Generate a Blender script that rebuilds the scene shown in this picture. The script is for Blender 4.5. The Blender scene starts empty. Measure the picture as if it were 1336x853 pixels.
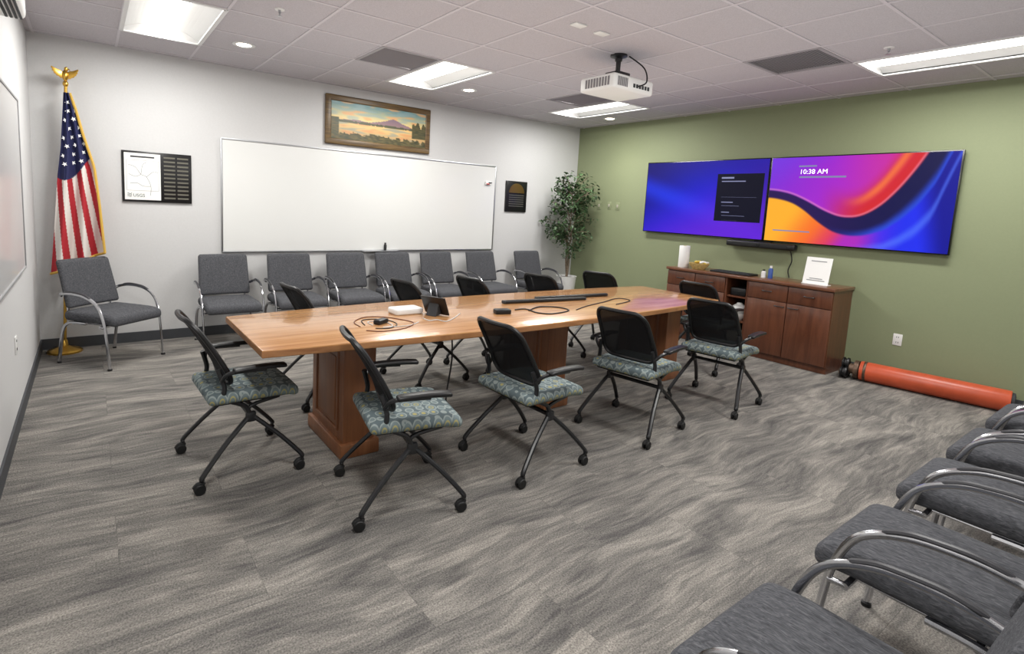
import bpy, bmesh, math, random
from mathutils import Vector, Matrix, noise
random.seed(7)
scene = bpy.context.scene
col = scene.collection
R = math.radians
# ------------------------------------------------------------------ camera geometry
CAM = Vector((.4052, .3421, 1.527)); FPX = 701.7; PPX, PPY = 624.56, 352.89
AX = Vector((.8116, -.5822, .0492)); AD = Vector((-.0298, -.1254, -.9917)); AF = Vector((.5835, .8033, -.1191))
XR, YB, H = 6.85, 6.63, 2.84
def ray(px, py):
    return AX*((px-PPX)/FPX) + AD*((py-PPY)/FPX) + AF
def onz(px, py, z):
    d = ray(px, py); return CAM + d*((z-CAM.z)/d.z)
def onx(px, py, x=XR):
    d = ray(px, py); return CAM + d*((x-CAM.x)/d.x)
def ony(px, py, y=YB):
    d = ray(px, py); return CAM + d*((y-CAM.y)/d.y)
def S(x, y):
    return (.4052+1.07*(x-.4052), .3421+1.07*(y-.3421))
cam_d = bpy.data.cameras.new('camera'); cam = bpy.data.objects.new('camera', cam_d); col.objects.link(cam)
f_ = AF.normalized(); r_ = (AX - f_*AX.dot(f_)).normalized(); u_ = r_.cross(f_)
M = Matrix((( r_.x, u_.x, -f_.x, CAM.x), (r_.y, u_.y, -f_.y, CAM.y), (r_.z, u_.z, -f_.z, CAM.z), (0,0,0,1)))
cam.matrix_world = M
cam_d.sensor_width = 36; cam_d.lens = FPX/1336*36
cam_d.shift_x = (668-PPX)/1336; cam_d.shift_y = -(426.5-PPY)/1336
cam_d.clip_start = .02
scene.camera = cam
try:
    scene.view_settings.view_transform = 'Standard'
except Exception: pass
# ------------------------------------------------------------------ materials
def lin(c):
    c = c/255.0
    return c/12.92 if c <= .04045 else ((c+.055)/1.055)**2.4
def rgb(r, g, b): return (lin(r), lin(g), lin(b), 1)
def mat(name, c, rough=.5, metal=0, emit=None, es=0, spec=.5, noise_amt=0, nscale=30, bump=0, coat=0, see=0):
    m = bpy.data.materials.new(name); m.use_nodes = True
    nt = m.node_tree; b = nt.nodes['Principled BSDF']
    b.inputs['Base Color'].default_value = rgb(*c); b.inputs['Roughness'].default_value = rough
    b.inputs['Metallic'].default_value = metal; b.inputs['Specular IOR Level'].default_value = spec
    if coat: b.inputs['Coat Weight'].default_value = coat; b.inputs['Coat Roughness'].default_value = .08
    if emit: b.inputs['Emission Color'].default_value = rgb(*emit); b.inputs['Emission Strength'].default_value = es
    if see: b.inputs['Alpha'].default_value = 1-see
    if noise_amt or bump:
        tc = nt.nodes.new('ShaderNodeTexCoord'); n = nt.nodes.new('ShaderNodeTexNoise')
        n.inputs['Scale'].default_value = nscale; n.inputs['Detail'].default_value = 4
        nt.links.new(tc.outputs['Object'], n.inputs['Vector'])
        if noise_amt:
            r = nt.nodes.new('ShaderNodeValToRGB')
            k = noise_amt
            r.color_ramp.elements[0].position = .3; r.color_ramp.elements[1].position = .7
            r.color_ramp.elements[0].color = rgb(*[max(0, v*(1-k)) for v in c]); r.color_ramp.elements[1].color = rgb(*[min(255, v*(1+k)) for v in c])
            nt.links.new(n.outputs['Fac'], r.inputs['Fac']); nt.links.new(r.outputs['Color'], b.inputs['Base Color'])
        if bump:
            bp = nt.nodes.new('ShaderNodeBump'); bp.inputs['Strength'].default_value = bump; bp.inputs['Distance'].default_value = .004
            nt.links.new(n.outputs['Fac'], bp.inputs['Height']); nt.links.new(bp.outputs['Normal'], b.inputs['Normal'])
    return m
def stretched(name, scale, cols, rough=.4, dist=1.0, nscale=1.0, bump=0, detail=6, coat=0, spec=.5):
    """noise stretched along one axis through a colour ramp: wood grain, woven streaks"""
    m = bpy.data.materials.new(name); m.use_nodes = True
    nt = m.node_tree; b = nt.nodes['Principled BSDF']; b.inputs['Roughness'].default_value = rough
    b.inputs['Specular IOR Level'].default_value = spec
    if coat: b.inputs['Coat Weight'].default_value = coat; b.inputs['Coat Roughness'].default_value = .06
    tc = nt.nodes.new('ShaderNodeTexCoord'); mp = nt.nodes.new('ShaderNodeMapping'); mp.inputs['Scale'].default_value = scale
    n = nt.nodes.new('ShaderNodeTexNoise'); n.inputs['Scale'].default_value = nscale; n.inputs['Detail'].default_value = detail
    n.inputs['Distortion'].default_value = dist; n.inputs['Roughness'].default_value = .6
    r = nt.nodes.new('ShaderNodeValToRGB'); cr = r.color_ramp
    cr.elements[0].position = cols[0][0]; cr.elements[0].color = rgb(*cols[0][1])
    cr.elements[1].position = cols[-1][0]; cr.elements[1].color = rgb(*cols[-1][1])
    for p, c in cols[1:-1]: cr.elements.new(p).color = rgb(*c)
    L = nt.links.new
    L(tc.outputs['Object'], mp.inputs['Vector']); L(mp.outputs['Vector'], n.inputs['Vector']); L(n.outputs['Fac'], r.inputs['Fac']); L(r.outputs['Color'], b.inputs['Base Color'])
    if bump:
        bp = nt.nodes.new('ShaderNodeBump'); bp.inputs['Strength'].default_value = bump; bp.inputs['Distance'].default_value = .003
        L(n.outputs['Fac'], bp.inputs['Height']); L(bp.outputs['Normal'], b.inputs['Normal'])
    return m
def attr_mat(name, emit=0, rough=.5):
    m = bpy.data.materials.new(name); m.use_nodes = True
    nt = m.node_tree; b = nt.nodes['Principled BSDF']; b.inputs['Roughness'].default_value = rough
    a = nt.nodes.new('ShaderNodeAttribute'); a.attribute_name = 'Col'
    if emit:
        b.inputs['Base Color'].default_value = (0.003, .003, .003, 1); b.inputs['Specular IOR Level'].default_value = .12
        nt.links.new(a.outputs['Color'], b.inputs['Emission Color']); b.inputs['Emission Strength'].default_value = emit
    else: nt.links.new(a.outputs['Color'], b.inputs['Base Color'])
    return m
MT = {}
MT['white_wall'] = mat('white_wall_paint', (206, 206, 206), .85, noise_amt=.008, nscale=60, bump=.03)
MT['green_wall'] = mat('green_wall_paint', (134, 142, 110), .7, noise_amt=.008, nscale=70, bump=.03)
MT['ceiling'] = mat('ceiling_tile', (190, 185, 190), .95, noise_amt=.05, nscale=160, bump=.2)
MT['tbar'] = mat('ceiling_grid_metal', (206, 201, 206), .6)
MT['baseboard'] = mat('vinyl_baseboard', (66, 68, 72), .6)
MT['white_pl'] = mat('white_plastic', (232, 232, 230), .4)
MT['white_metal'] = mat('white_enamel', (225, 225, 225), .45)
MT['black'] = mat('black_plastic', (18, 18, 20), .42)
MT['black_metal'] = mat('black_powder_coat', (22, 23, 26), .38, spec=.6)
MT['mesh'] = mat('black_mesh_fabric', (20, 20, 23), .75, noise_amt=.25, nscale=350, bump=.3)
MT['see_mesh'] = mat('black_open_mesh', (18, 18, 21), .75, see=.16, spec=.3)
MT['rubber'] = mat('rubber', (14, 14, 15), .6)
MT['chrome'] = mat('chrome', (205, 206, 210), .18, 1)
MT['arm_pad'] = mat('dark_arm_pad', (58, 58, 62), .45)
MT['alu'] = mat('aluminium', (190, 192, 195), .35, 1)
MT['gold'] = mat('gold_metal', (214, 170, 80), .28, 1)
MT['fringe'] = mat('gold_fringe', (205, 165, 70), .7)
MT['board'] = mat('whiteboard_surface', (226, 227, 225), .25, coat=.25)
MT['gloss_board'] = mat('glossy_board_surface', (228, 228, 228), .25, coat=.4)
MT['screen_black'] = mat('screen_bezel', (8, 8, 10), .25)
MT['glow'] = mat('lamp_diffuser', (255, 255, 250), .5, emit=(255, 253, 246), es=5)
MT['can'] = mat('can_lamp', (255, 250, 235), .5, emit=(255, 244, 220), es=14)
MT['vent'] = mat('grey_vent', (160, 156, 160), .7)
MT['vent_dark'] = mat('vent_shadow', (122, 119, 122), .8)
MT['orange'] = mat('orange_tube', (194, 84, 52), .35, noise_amt=.06, nscale=6)
MT['grimy'] = mat('grimy_metal', (104, 84, 70), .42, .6, noise_amt=.3, nscale=25)
MT['leaf'] = mat('leaf_green', (58, 82, 50), .5, noise_amt=.35, nscale=9)
MT['bark'] = mat('bark', (112, 98, 82), .85, noise_amt=.2, nscale=40)
MT['soil'] = mat('soil', (50, 40, 32), .95)
MT['paper'] = mat('white_paper', (240, 240, 238), .8)
MT['tan'] = mat('tan_wicker', (196, 172, 110), .7, noise_amt=.2, nscale=80)
MT['yellow'] = mat('yellow_wrapper', (226, 200, 90), .45)
MT['frame_dark'] = stretched('dark_frame_wood', (2, 30, 30), [(.3, (66, 48, 30)), (.7, (120, 96, 58))], .4)
MT['plaque'] = mat('black_plaque', (20, 20, 22), .3)
MT['plate'] = mat('name_plate', (120, 118, 108), .35, .6)
MT['ink'] = mat('dark_ink', (50, 52, 55), .7)
MT['greytext'] = mat('grey_ink', (140, 142, 145), .7)
MT['green_ink'] = mat('green_ink', (60, 86, 80), .7)
MT['white_emit'] = mat('screen_white', (255, 255, 255), .5, emit=(245, 245, 255), es=1)
MT['pale_emit'] = mat('screen_pale_line', (20, 20, 20), .5, emit=(140, 145, 190), es=.8)
MT['panel_emit'] = mat('screen_dark_panel', (4, 4, 6), .5, emit=(14, 15, 34), es=1, spec=.1)
MT['cable_black'] = mat('black_cable', (22, 22, 24), .5)
MT['cable_white'] = mat('white_cable', (215, 213, 208), .5)
MT['cable_brown'] = mat('brown_cable', (118, 70, 46), .5)
MT['red'] = mat('red_plastic', (190, 40, 40), .5)
MT['blue'] = mat('blue_label', (50, 80, 150), .5)
MT['sand'] = mat('sand_grey', (176, 170, 158), .6)
MT['board_edge'] = mat('grey_board_edge', (158, 158, 160), .5)
MT['table'] = stretched('honey_table_veneer', (.7, 9, 9), [(.28, (162, 108, 64)), (.5, (192, 141, 92)), (.72, (209, 163, 114))], .27, 1.2, 1.6, coat=.4)
MT['table_edge'] = stretched('honey_edge', (2, 12, 12), [(.3, (138, 92, 58)), (.7, (176, 128, 86))], .35, 1, 1.5)
MT['pedestal'] = stretched('pedestal_veneer', (9, 9, .7), [(.28, (112, 70, 46)), (.72, (148, 98, 64))], .35, 1.2, 1.6)
MT['cab'] = stretched('dark_cherry_veneer', (9, 9, .8), [(.28, (82, 46, 31)), (.72, (114, 69, 47))], .3, 1.0, 1.6, coat=.2)
MT['cab_top'] = stretched('dark_cherry_top', (9, .8, 9), [(.28, (90, 53, 36)), (.72, (124, 79, 55))], .28, 1.0, 1.6, coat=.3)
MT['guest'] = stretched('grey_woven_fabric', (13, 62, 62), [(.32, (58, 59, 63)), (.5, (78, 79, 83)), (.68, (103, 104, 108))], .95, 1.3, 2.2, bump=.5, spec=.2)
def carpet_mat():
    m = bpy.data.materials.new('streaked_carpet'); m.use_nodes = True
    nt = m.node_tree; L = nt.links.new; N = nt.nodes.new; b = nt.nodes['Principled BSDF']
    b.inputs['Roughness'].default_value = .95; b.inputs['Specular IOR Level'].default_value = .12
    tc = N('ShaderNodeTexCoord')
    br = N('ShaderNodeTexBrick'); br.inputs['Scale'].default_value = 1; br.inputs['Brick Width'].default_value = .92; br.inputs['Row Height'].default_value = .46
    br.inputs['Mortar Size'].default_value = .002; br.inputs['Mortar Smooth'].default_value = .6; br.offset = .5
    br.inputs['Color1'].default_value = (0, 0, 0, 1); br.inputs['Color2'].default_value = (1, 1, 1, 1); br.inputs['Mortar'].default_value = (.5, .5, .5, 1)
    L(tc.outputs['Object'], br.inputs['Vector'])
    sc = N('ShaderNodeVectorMath'); sc.operation = 'SCALE'; sc.inputs['Scale'].default_value = .17
    L(br.outputs['Color'], sc.inputs[0])
    ad0 = N('ShaderNodeVectorMath'); ad0.operation = 'ADD'; L(tc.outputs['Object'], ad0.inputs[0]); L(sc.outputs[0], ad0.inputs[1])
    # slight wander of the bands
    wn = N('ShaderNodeTexNoise'); wn.inputs['Scale'].default_value = 1.2; wn.inputs['Detail'].default_value = 1; L(ad0.outputs[0], wn.inputs['Vector'])
    wv = N('ShaderNodeVectorMath'); wv.operation = 'MULTIPLY'; wv.inputs[1].default_value = (.0, .22, 0); L(wn.outputs['Color'], wv.inputs[0])
    ad = N('ShaderNodeVectorMath'); ad.operation = 'ADD'; L(ad0.outputs[0], ad.inputs[0]); L(wv.outputs[0], ad.inputs[1])
    def streak(scale, rotd, ns, det, dist):
        mp = N('ShaderNodeMapping'); mp.inputs['Scale'].default_value = scale; mp.inputs['Rotation'].default_value = (0, 0, R(rotd)); L(ad.outputs[0], mp.inputs['Vector'])
        n = N('ShaderNodeTexNoise'); n.inputs['Scale'].default_value = ns; n.inputs['Detail'].default_value = det; n.inputs['Distortion'].default_value = dist; n.inputs['Roughness'].default_value = .55
        L(mp.outputs[0], n.inputs['Vector']); return n
    n1 = streak((1.0, 5.0, 1), 8, 1.4, 3, .9); n3 = streak((2.2, 20, 1), 6, 2.0, 3, .7)
    av = N('ShaderNodeMix'); av.data_type = 'FLOAT'; av.inputs[0].default_value = .38; L(n1.outputs['Fac'], av.inputs[2]); L(n3.outputs['Fac'], av.inputs[3])
    r = N('ShaderNodeValToRGB'); cr = r.color_ramp
    cr.elements[0].position = .35; cr.elements[0].color = rgb(90, 88, 87); cr.elements[1].position = .65; cr.elements[1].color = rgb(155, 150, 143)
    cr.elements.new(.49).color = rgb(120, 117, 113)
    L(av.outputs[0], r.inputs['Fac'])
    n2 = N('ShaderNodeTexNoise'); n2.inputs['Scale'].default_value = 150; n2.inputs['Detail'].default_value = 3; L(tc.outputs['Object'], n2.inputs['Vector'])
    r2 = N('ShaderNodeValToRGB'); r2.color_ramp.elements[0].position = .3; r2.color_ramp.elements[0].color = (.55, .55, .55, 1); r2.color_ramp.elements[1].position = .7; r2.color_ramp.elements[1].color = (1.4, 1.4, 1.4, 1)
    L(n2.outputs['Fac'], r2.inputs['Fac'])
    mx = N('ShaderNodeMix'); mx.data_type = 'RGBA'; mx.blend_type = 'MULTIPLY'; mx.inputs[0].default_value = 1
    L(r.outputs['Color'], mx.inputs[6]); L(r2.outputs['Color'], mx.inputs[7])
    hf = N('ShaderNodeMath'); hf.operation = 'MULTIPLY'; hf.inputs[1].default_value = .4; L(br.outputs['Fac'], hf.inputs[0])
    mo = N('ShaderNodeMix'); mo.data_type = 'RGBA'; L(hf.outputs[0], mo.inputs[0]); L(mx.outputs[2], mo.inputs[6]); mo.inputs[7].default_value = rgb(80, 78, 77)
    L(mo.outputs[2], b.inputs['Base Color'])
    bp = N('ShaderNodeBump'); bp.inputs['Strength'].default_value = .5; bp.inputs['Distance'].default_value = .006; L(n2.outputs['Fac'], bp.inputs['Height']); L(bp.outputs['Normal'], b.inputs['Normal'])
    return m
MT['carpet'] = carpet_mat()
def seat_mat():
    m = bpy.data.materials.new('ring_pattern_fabric'); m.use_nodes = True
    nt = m.node_tree; L = nt.links.new; N = nt.nodes.new; b = nt.nodes['Principled BSDF']
    b.inputs['Roughness'].default_value = .9; b.inputs['Specular IOR Level'].default_value = .2
    tc = N('ShaderNodeTexCoord'); mp = N('ShaderNodeMapping'); mp.inputs['Scale'].default_value = (1, .85, .4); v = N('ShaderNodeTexVoronoi'); v.inputs['Scale'].default_value = 19; v.inputs['Randomness'].default_value = .3
    L(tc.outputs['Object'], mp.inputs['Vector']); L(mp.outputs['Vector'], v.inputs['Vector'])
    r = N('ShaderNodeValToRGB'); cr = r.color_ramp; cr.interpolation = 'CONSTANT'
    cr.elements[0].position = 0; cr.elements[0].color = rgb(116, 130, 131); cr.elements[1].position = .58; cr.elements[1].color = rgb(92, 104, 108)
    cr.elements.new(.27).color = rgb(162, 155, 104); cr.elements.new(.34).color = rgb(112, 125, 127); cr.elements.new(.49).color = rgb(142, 152, 150)
    L(v.outputs['Distance'], r.inputs['Fac']); L(r.outputs['Color'], b.inputs['Base Color'])
    return m
MT['seat'] = seat_mat()
MT['pic_emit'] = attr_mat('screen_picture', 1.0)
MT['pic'] = attr_mat('printed_picture', 0, .45)
MT['cloth'] = attr_mat('flag_cloth', 0, .8)
# ------------------------------------------------------------------ mesh building
def root_off(p):
    v = Vector((0, 0, 0))
    while p is not None:
        v += Vector(p.location); p = p.parent
    return v
class MB:
    def __init__(s): s.bm = bmesh.new()
    def merge(s, b2):
        me = bpy.data.meshes.new('t'); b2.to_mesh(me); b2.free(); s.bm.from_mesh(me); bpy.data.meshes.remove(me); return s
    def box(s, c, sz, bev=0, seg=2, rot=None, cuts=(0, 0, 0), fn=None):
        b = bmesh.new(); bmesh.ops.create_cube(b, size=1)
        for v in b.verts: v.co = Vector((v.co.x*sz[0], v.co.y*sz[1], v.co.z*sz[2]))
        if bev: bmesh.ops.bevel(b, geom=b.edges[:], offset=min(bev, min(sz)*.49), segments=seg, profile=.5, affect='EDGES')
        for a in range(3):
            for k in range(cuts[a]):
                no = Vector((0, 0, 0)); no[a] = 1; co = Vector((0, 0, 0)); co[a] = sz[a]*(-.5+(k+1)/(cuts[a]+1))
                bmesh.ops.bisect_plane(b, geom=b.verts[:]+b.edges[:]+b.faces[:], plane_co=co, plane_no=no)
        if fn:
            for v in b.verts: v.co = Vector(fn(v.co))
        if rot is not None:
            for v in b.verts: v.co = rot @ v.co
        c = Vector(c)
        for v in b.verts: v.co += c
        return s.merge(b)
    def tube(s, pts, r, seg=8, smooth=0, closed=False, flat=1.0):
        pts = [Vector(p) for p in pts]
        if smooth:
            n = len(pts); out = []
            rng = range(n if closed else n-1)
            for i in rng:
                if closed: p0, p1, p2, p3 = pts[i-1], pts[i], pts[(i+1) % n], pts[(i+2) % n]
                else: p0, p1, p2, p3 = pts[max(i-1, 0)], pts[i], pts[i+1], pts[min(i+2, n-1)]
                for k in range(smooth):
                    t = k/smooth
                    out.append(.5*((2*p1)+(p2-p0)*t+(2*p0-5*p1+4*p2-p3)*t*t+(3*p1-p0-3*p2+p3)*t*t*t))
            if not closed: out.append(pts[-1])
            pts = out
        n = len(pts); bm = s.bm; rings = []
        T = []
        for i in range(n):
            a = pts[i-1] if (i or closed) else pts[i]; b = pts[(i+1) % n] if (i < n-1 or closed) else pts[i]
            T.append((b-a).normalized() if (b-a).length > 1e-9 else Vector((0, 0, 1)))
        nv = T[0].cross(Vector((0, 0, 1)))
        if nv.length < .05: nv = T[0].cross(Vector((0, 1, 0)))
        nv.normalize()
        for i in range(n):
            nv = (nv - T[i]*nv.dot(T[i])).normalized(); bv = T[i].cross(nv)
            rr = r[min(i, len(r)-1)] if isinstance(r, (list, tuple)) else r
            rings.append([bm.verts.new(pts[i]+nv*(math.cos(2*math.pi*k/seg)*rr*flat)+bv*(math.sin(2*math.pi*k/seg)*rr)) for k in range(seg)])
        for i in range(n if closed else n-1):
            A, B = rings[i], rings[(i+1) % n]
            for k in range(seg): bm.faces.new((A[k], A[(k+1) % seg], B[(k+1) % seg], B[k]))
        if not closed:
            bm.faces.new(rings[0][::-1]); bm.faces.new(rings[-1])
        return s
    def lathe(s, prof, c, seg=24, axis=None):
        """prof: (radius, height); axis: direction of the height"""
        c = Vector(c); q = Vector((0, 0, 1)).rotation_difference(Vector(axis)) if axis is not None else None
        bm = s.bm; rings = []
        for (rr, z) in prof:
            ring = []
            for k in range(seg):
                v = Vector((math.cos(2*math.pi*k/seg)*max(rr, 1e-4), math.sin(2*math.pi*k/seg)*max(rr, 1e-4), z))
                if q: v = q @ v
                ring.append(bm.verts.new(c+v))
            rings.append(ring)
        for A, B in zip(rings, rings[1:]):
            for k in range(seg): bm.faces.new((A[k], A[(k+1) % seg], B[(k+1) % seg], B[k]))
        bm.faces.new(rings[0][::-1]); bm.faces.new(rings[-1])
        return s
    def cyl(s, a, b, r, seg=16):
        a, b = Vector(a), Vector(b); return s.lathe([(r, 0), (r, (b-a).length)], a, seg, (b-a).normalized())
    def prism(s, pts, d, bev=0, seg=2, cuts=None, fn=None):
        """pts: 3D planar outline, extruded by vector d"""
        b = bmesh.new(); d = Vector(d)
        vs = [b.verts.new(Vector(p)) for p in pts]; f = b.faces.new(vs)
        ex = bmesh.ops.extrude_face_region(b, geom=[f])
        for e in ex['geom']:
            if isinstance(e, bmesh.types.BMVert): e.co += d
        bmesh.ops.recalc_face_normals(b, faces=b.faces[:])
        if bev:
            dn = d.normalized()
            ed = [e for e in b.edges if abs((e.verts[0].co-e.verts[1].co).normalized().dot(dn)) < .5]
            bmesh.ops.bevel(b, geom=ed, offset=bev, segments=seg, profile=.5, affect='EDGES')
        if cuts:
            for co, no in cuts: bmesh.ops.bisect_plane(b, geom=b.verts[:]+b.edges[:]+b.faces[:], plane_co=Vector(co), plane_no=Vector(no))
        if fn:
            for v in b.verts: v.co = Vector(fn(v.co))
        return s.merge(b)
    def face(s, pts):
        s.bm.faces.new([s.bm.verts.new(Vector(p)) for p in pts]); return s
    def build(s, name, m, parent=None, origin=None, smooth=True, recalc=True, ang=38):
        bm = s.bm
        if recalc: bmesh.ops.recalc_face_normals(bm, faces=bm.faces[:])
        off = root_off(parent) if parent is not None else Vector(origin or (0, 0, 0))
        for v in bm.verts: v.co -= off
        for e in bm.edges:
            if len(e.link_faces) == 2 and e.calc_face_angle(0) > R(ang): e.smooth = False
        me = bpy.data.meshes.new(name); bm.to_mesh(me); bm.free()
        if smooth:
            for p in me.polygons: p.use_smooth = True
        me.materials.append(m)
        o = bpy.data.objects.new(name, me); col.objects.link(o)
        if parent is not None: o.parent = parent
        else: o.location = off
        return o
def tag(o, label, cat, group=None, kind=None):
    o['label'] = label; o['category'] = cat
    if group: o['group'] = group
    if kind: o['kind'] = kind
    return o
def thing(name, label, cat, loc=(0, 0, 0), group=None):
    o = bpy.data.objects.new(name, None); o.empty_display_size = .1; col.objects.link(o); o.location = loc
    return tag(o, label, cat, group)
def struct(o): o['kind'] = 'structure'; return o
def copy_tree(o, parent=None):
    c = o.copy(); col.objects.link(c)
    if parent is not None: c.parent = parent
    for ch in list(o.children): copy_tree(ch, c)
    return c
def place(o, first, x, y, deg, label, z=0):
    t = o if first else copy_tree(o)
    t.location = (x, y, z); t.rotation_euler = (0, 0, R(deg)); t['label'] = label
    return t
def picture(name, P, nu, nv, cf, m, parent):
    me = bpy.data.meshes.new(name); off = root_off(parent)
    vs = []; cs = []
    for j in range(nv+1):
        for i in range(nu+1):
            vs.append(Vector(P(i/nu, j/nv))-off); c = cf(i/nu, j/nv); cs.append((lin(max(0, min(255, c[0]))), lin(max(0, min(255, c[1]))), lin(max(0, min(255, c[2])))))
    fs = [(j*(nu+1)+i, (j+1)*(nu+1)+i, (j+1)*(nu+1)+i+1, j*(nu+1)+i+1) for j in range(nv) for i in range(nu)]
    me.from_pydata(vs, [], fs)
    a = me.color_attributes.new('Col', 'FLOAT_COLOR', 'POINT')
    for k, c in enumerate(cs): a.data[k].color = (c[0], c[1], c[2], 1)
    for p in me.polygons: p.use_smooth = True
    me.materials.append(m); o = bpy.data.objects.new(name, me); col.objects.link(o); o.parent = parent
    return o
def text(name, s, size, pos, xd, yd, m, parent, align='LEFT'):
    cu = bpy.data.curves.new(name, 'FONT'); cu.body = s; cu.size = size; cu.align_x = align; cu.resolution_u = 3
    t = bpy.data.objects.new('tmp', cu); col.objects.link(t); bpy.context.view_layer.update()
    me = bpy.data.meshes.new_from_object(t.evaluated_get(bpy.context.evaluated_depsgraph_get()))
    bpy.data.objects.remove(t)
    xd, yd, pos = Vector(xd), Vector(yd), Vector(pos)-root_off(parent)
    for v in me.vertices: v.co = pos + xd*v.co.x + yd*v.co.y
    me.materials.clear(); me.materials.append(m); me.name = name
    o = bpy.data.objects.new(name, me); col.objects.link(o); o.parent = parent
    return o
def mix(a, b, t): t = max(0, min(1, t)); return tuple(a[i]+(b[i]-a[i])*t for i in range(3))
def sst(a, b, x): t = max(0, min(1, (x-a)/(b-a))); return t*t*(3-2*t)
def interp(tab, x):
    if x <= tab[0][0]: return tab[0][1]
    for (a, b), (c, d) in zip(tab, tab[1:]):
        if x <= c: t = (x-a)/(c-a); return b+(d-b)*t
    return tab[-1][1]
def rrect(w, h, r, n=5):
    out = []
    for cx, cy, a0 in ((w/2-r, h/2-r, 0), (-w/2+r, h/2-r, 90), (-w/2+r, -h/2+r, 180), (w/2-r, -h/2+r, 270)):
        for k in range(n+1): a = R(a0+90*k/n); out.append((cx+r*math.cos(a), cy+r*math.sin(a)))
    return out
# ------------------------------------------------------------------ room shell
struct(MB().box((XR/2, YB/2, -.05), (XR+.2, YB+.2, .1)).build('floor', MT['carpet'], smooth=False))
struct(MB().box((-.05, YB/2, H/2+.1), (.1, YB+.2, H+.2)).build('wall_left', MT['white_wall'], smooth=False))
struct(MB().box((XR/2, YB+.05, H/2+.1), (XR, .1, H+.2)).build('wall_back', MT['white_wall'], smooth=False))
struct(MB().box((XR+.05, YB/2, H/2+.1), (.1, YB+.2, H+.2)).build('wall_right', MT['green_wall'], smooth=False))
struct(MB().box((XR/2, -.05, H/2+.1), (XR, .1, H+.2)).build('wall_front', MT['white_wall'], smooth=False))
struct(MB().box((.006, YB/2, .05), (.012, YB, .1)).build('baseboard_left', MT['baseboard'], smooth=False))
struct(MB().box((XR/2, YB-.006, .05), (XR-.024, .012, .1)).build('baseboard_back', MT['baseboard'], smooth=False))
struct(MB().box((XR-.006, YB/2, .05), (.012, YB, .1)).build('baseboard_right', MT['baseboard'], smooth=False))
GP = .605
gx = [0, .045]+[.65+GP*k for k in range(11)]+[XR]
gy = [0]+[5.93+GP-GP*k for k in range(10, -1, -1)]+[YB]
lamps = [(.65, 4.72), (3.07, 4.72), (5.49, 4.72), (5.49, 1.09)]
vents = [(2.465, 4.72), (4.885, 2.30), (4.885, 4.72)]
def hole(x, y):
    return any(lx < x < lx+GP and ly < y < ly+2*GP for lx, ly in lamps) or any(lx < x < lx+GP and ly < y < ly+GP for lx, ly in vents)
c = MB()
for i in range(len(gx)-1):
    for j in range(len(gy)-1):
        if hole((gx[i]+gx[i+1])/2, (gy[j]+gy[j+1])/2): continue
        c.face([(gx[i], gy[j], H), (gx[i], gy[j+1], H), (gx[i+1], gy[j+1], H), (gx[i+1], gy[j], H)])
struct(c.build('ceiling', MT['ceiling'], smooth=False, recalc=False))
struct(MB().box((XR/2, YB/2, H+.17), (XR, YB, .04)).build('ceiling', MT['ceiling'], smooth=False))
g = MB()
for x in gx[1:-1]: g.box((x, YB/2, H-.002), (.02, YB, .006))
for y in gy[1:-1]:
    for i in range(len(gx)-1):
        mx_ = (gx[i]+gx[i+1])/2
        if hole(mx_, y-.02) and hole(mx_, y+.02) and any(lx < mx_ < lx+GP and ly < y-.02 and y+.02 < ly+2*GP for lx, ly in lamps): continue
        g.box((mx_, y, H-.002), (gx[i+1]-gx[i], .02, .0058))
struct(g.build('trim_1', MT['tbar'], smooth=False))
# ------------------------------------------------------------------ ceiling lights
def troffer(lx, ly, label):
    x0, x1, y0, y1 = lx+.011, lx+GP-.011, ly+.011, ly+2*GP-.011; cx = (x0+x1)/2; cy = (y0+y1)/2
    t = thing('ceiling_light', label, 'ceiling light', (cx, cy, H), 'recessed ceiling light panels')
    f = MB()
    for a, b in (((x0, cy), (.03, y1-y0)), ((x1, cy), (.03, y1-y0))): f.box((a[0], a[1], H-.006), (b[0], b[1], .012))
    for yy in (y0, y1): f.box((cx, yy, H-.006), (x1-x0, .03, .012))
    f.build('frame', MT['white_metal'], t, smooth=False)
    w = MB()
    for sg in (-1, 1):
        n = 6; prev = None
        for k in range(n+1):
            q = k/n; x = cx+sg*(.11+q*(.5*(x1-x0)-.11)); z = H+.012+.07*math.cos(q*math.pi/2)
            if prev: w.face([(prev[0], y0, prev[1]), (prev[0], y1, prev[1]), (x, y1, z), (x, y0, z)])
            prev = (x, z)
    for yy in (y0, y1): w.face([(x0, yy, H), (x1, yy, H), (x1, yy, H+.085), (x0, yy, H+.085)])
    w.build('reflector', MT['white_metal'], t, recalc=False)
    d = MB(); pts = [(cx+.11*math.cos(math.pi*k/10), H+.08-.07*math.sin(math.pi*k/10)) for k in range(11)]
    for a, b in zip(pts, pts[1:]): d.face([(a[0], y0+.01, a[1]), (a[0], y1-.01, a[1]), (b[0], y1-.01, b[1]), (b[0], y0+.01, b[1])])
    d.build('diffuser', MT['glow'], t, recalc=False)
tl = ['recessed ceiling light nearest the flag corner, at the upper left of the picture', 'recessed ceiling light between the grey vent and the landscape painting', 'recessed ceiling light behind the projector near the corner plant', 'long recessed ceiling light above the right end of the wide screens']
def lamp(name, x, y, sx, sy, e, colr=(1, .985, .95), dz=.006):
    ld = bpy.data.lights.new(name, 'AREA'); ld.shape = 'RECTANGLE'; ld.size = sx; ld.size_y = sy; ld.energy = e; ld.color = colr
    o = bpy.data.objects.new(name, ld); col.objects.link(o); o.location = (x, y, H+dz); return o
for k, (lx, ly) in enumerate(lamps):
    troffer(lx, ly, tl[k])
    lamp('ceiling_lamp', lx+GP/2, ly+GP, .2, 1.1, 43)
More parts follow.
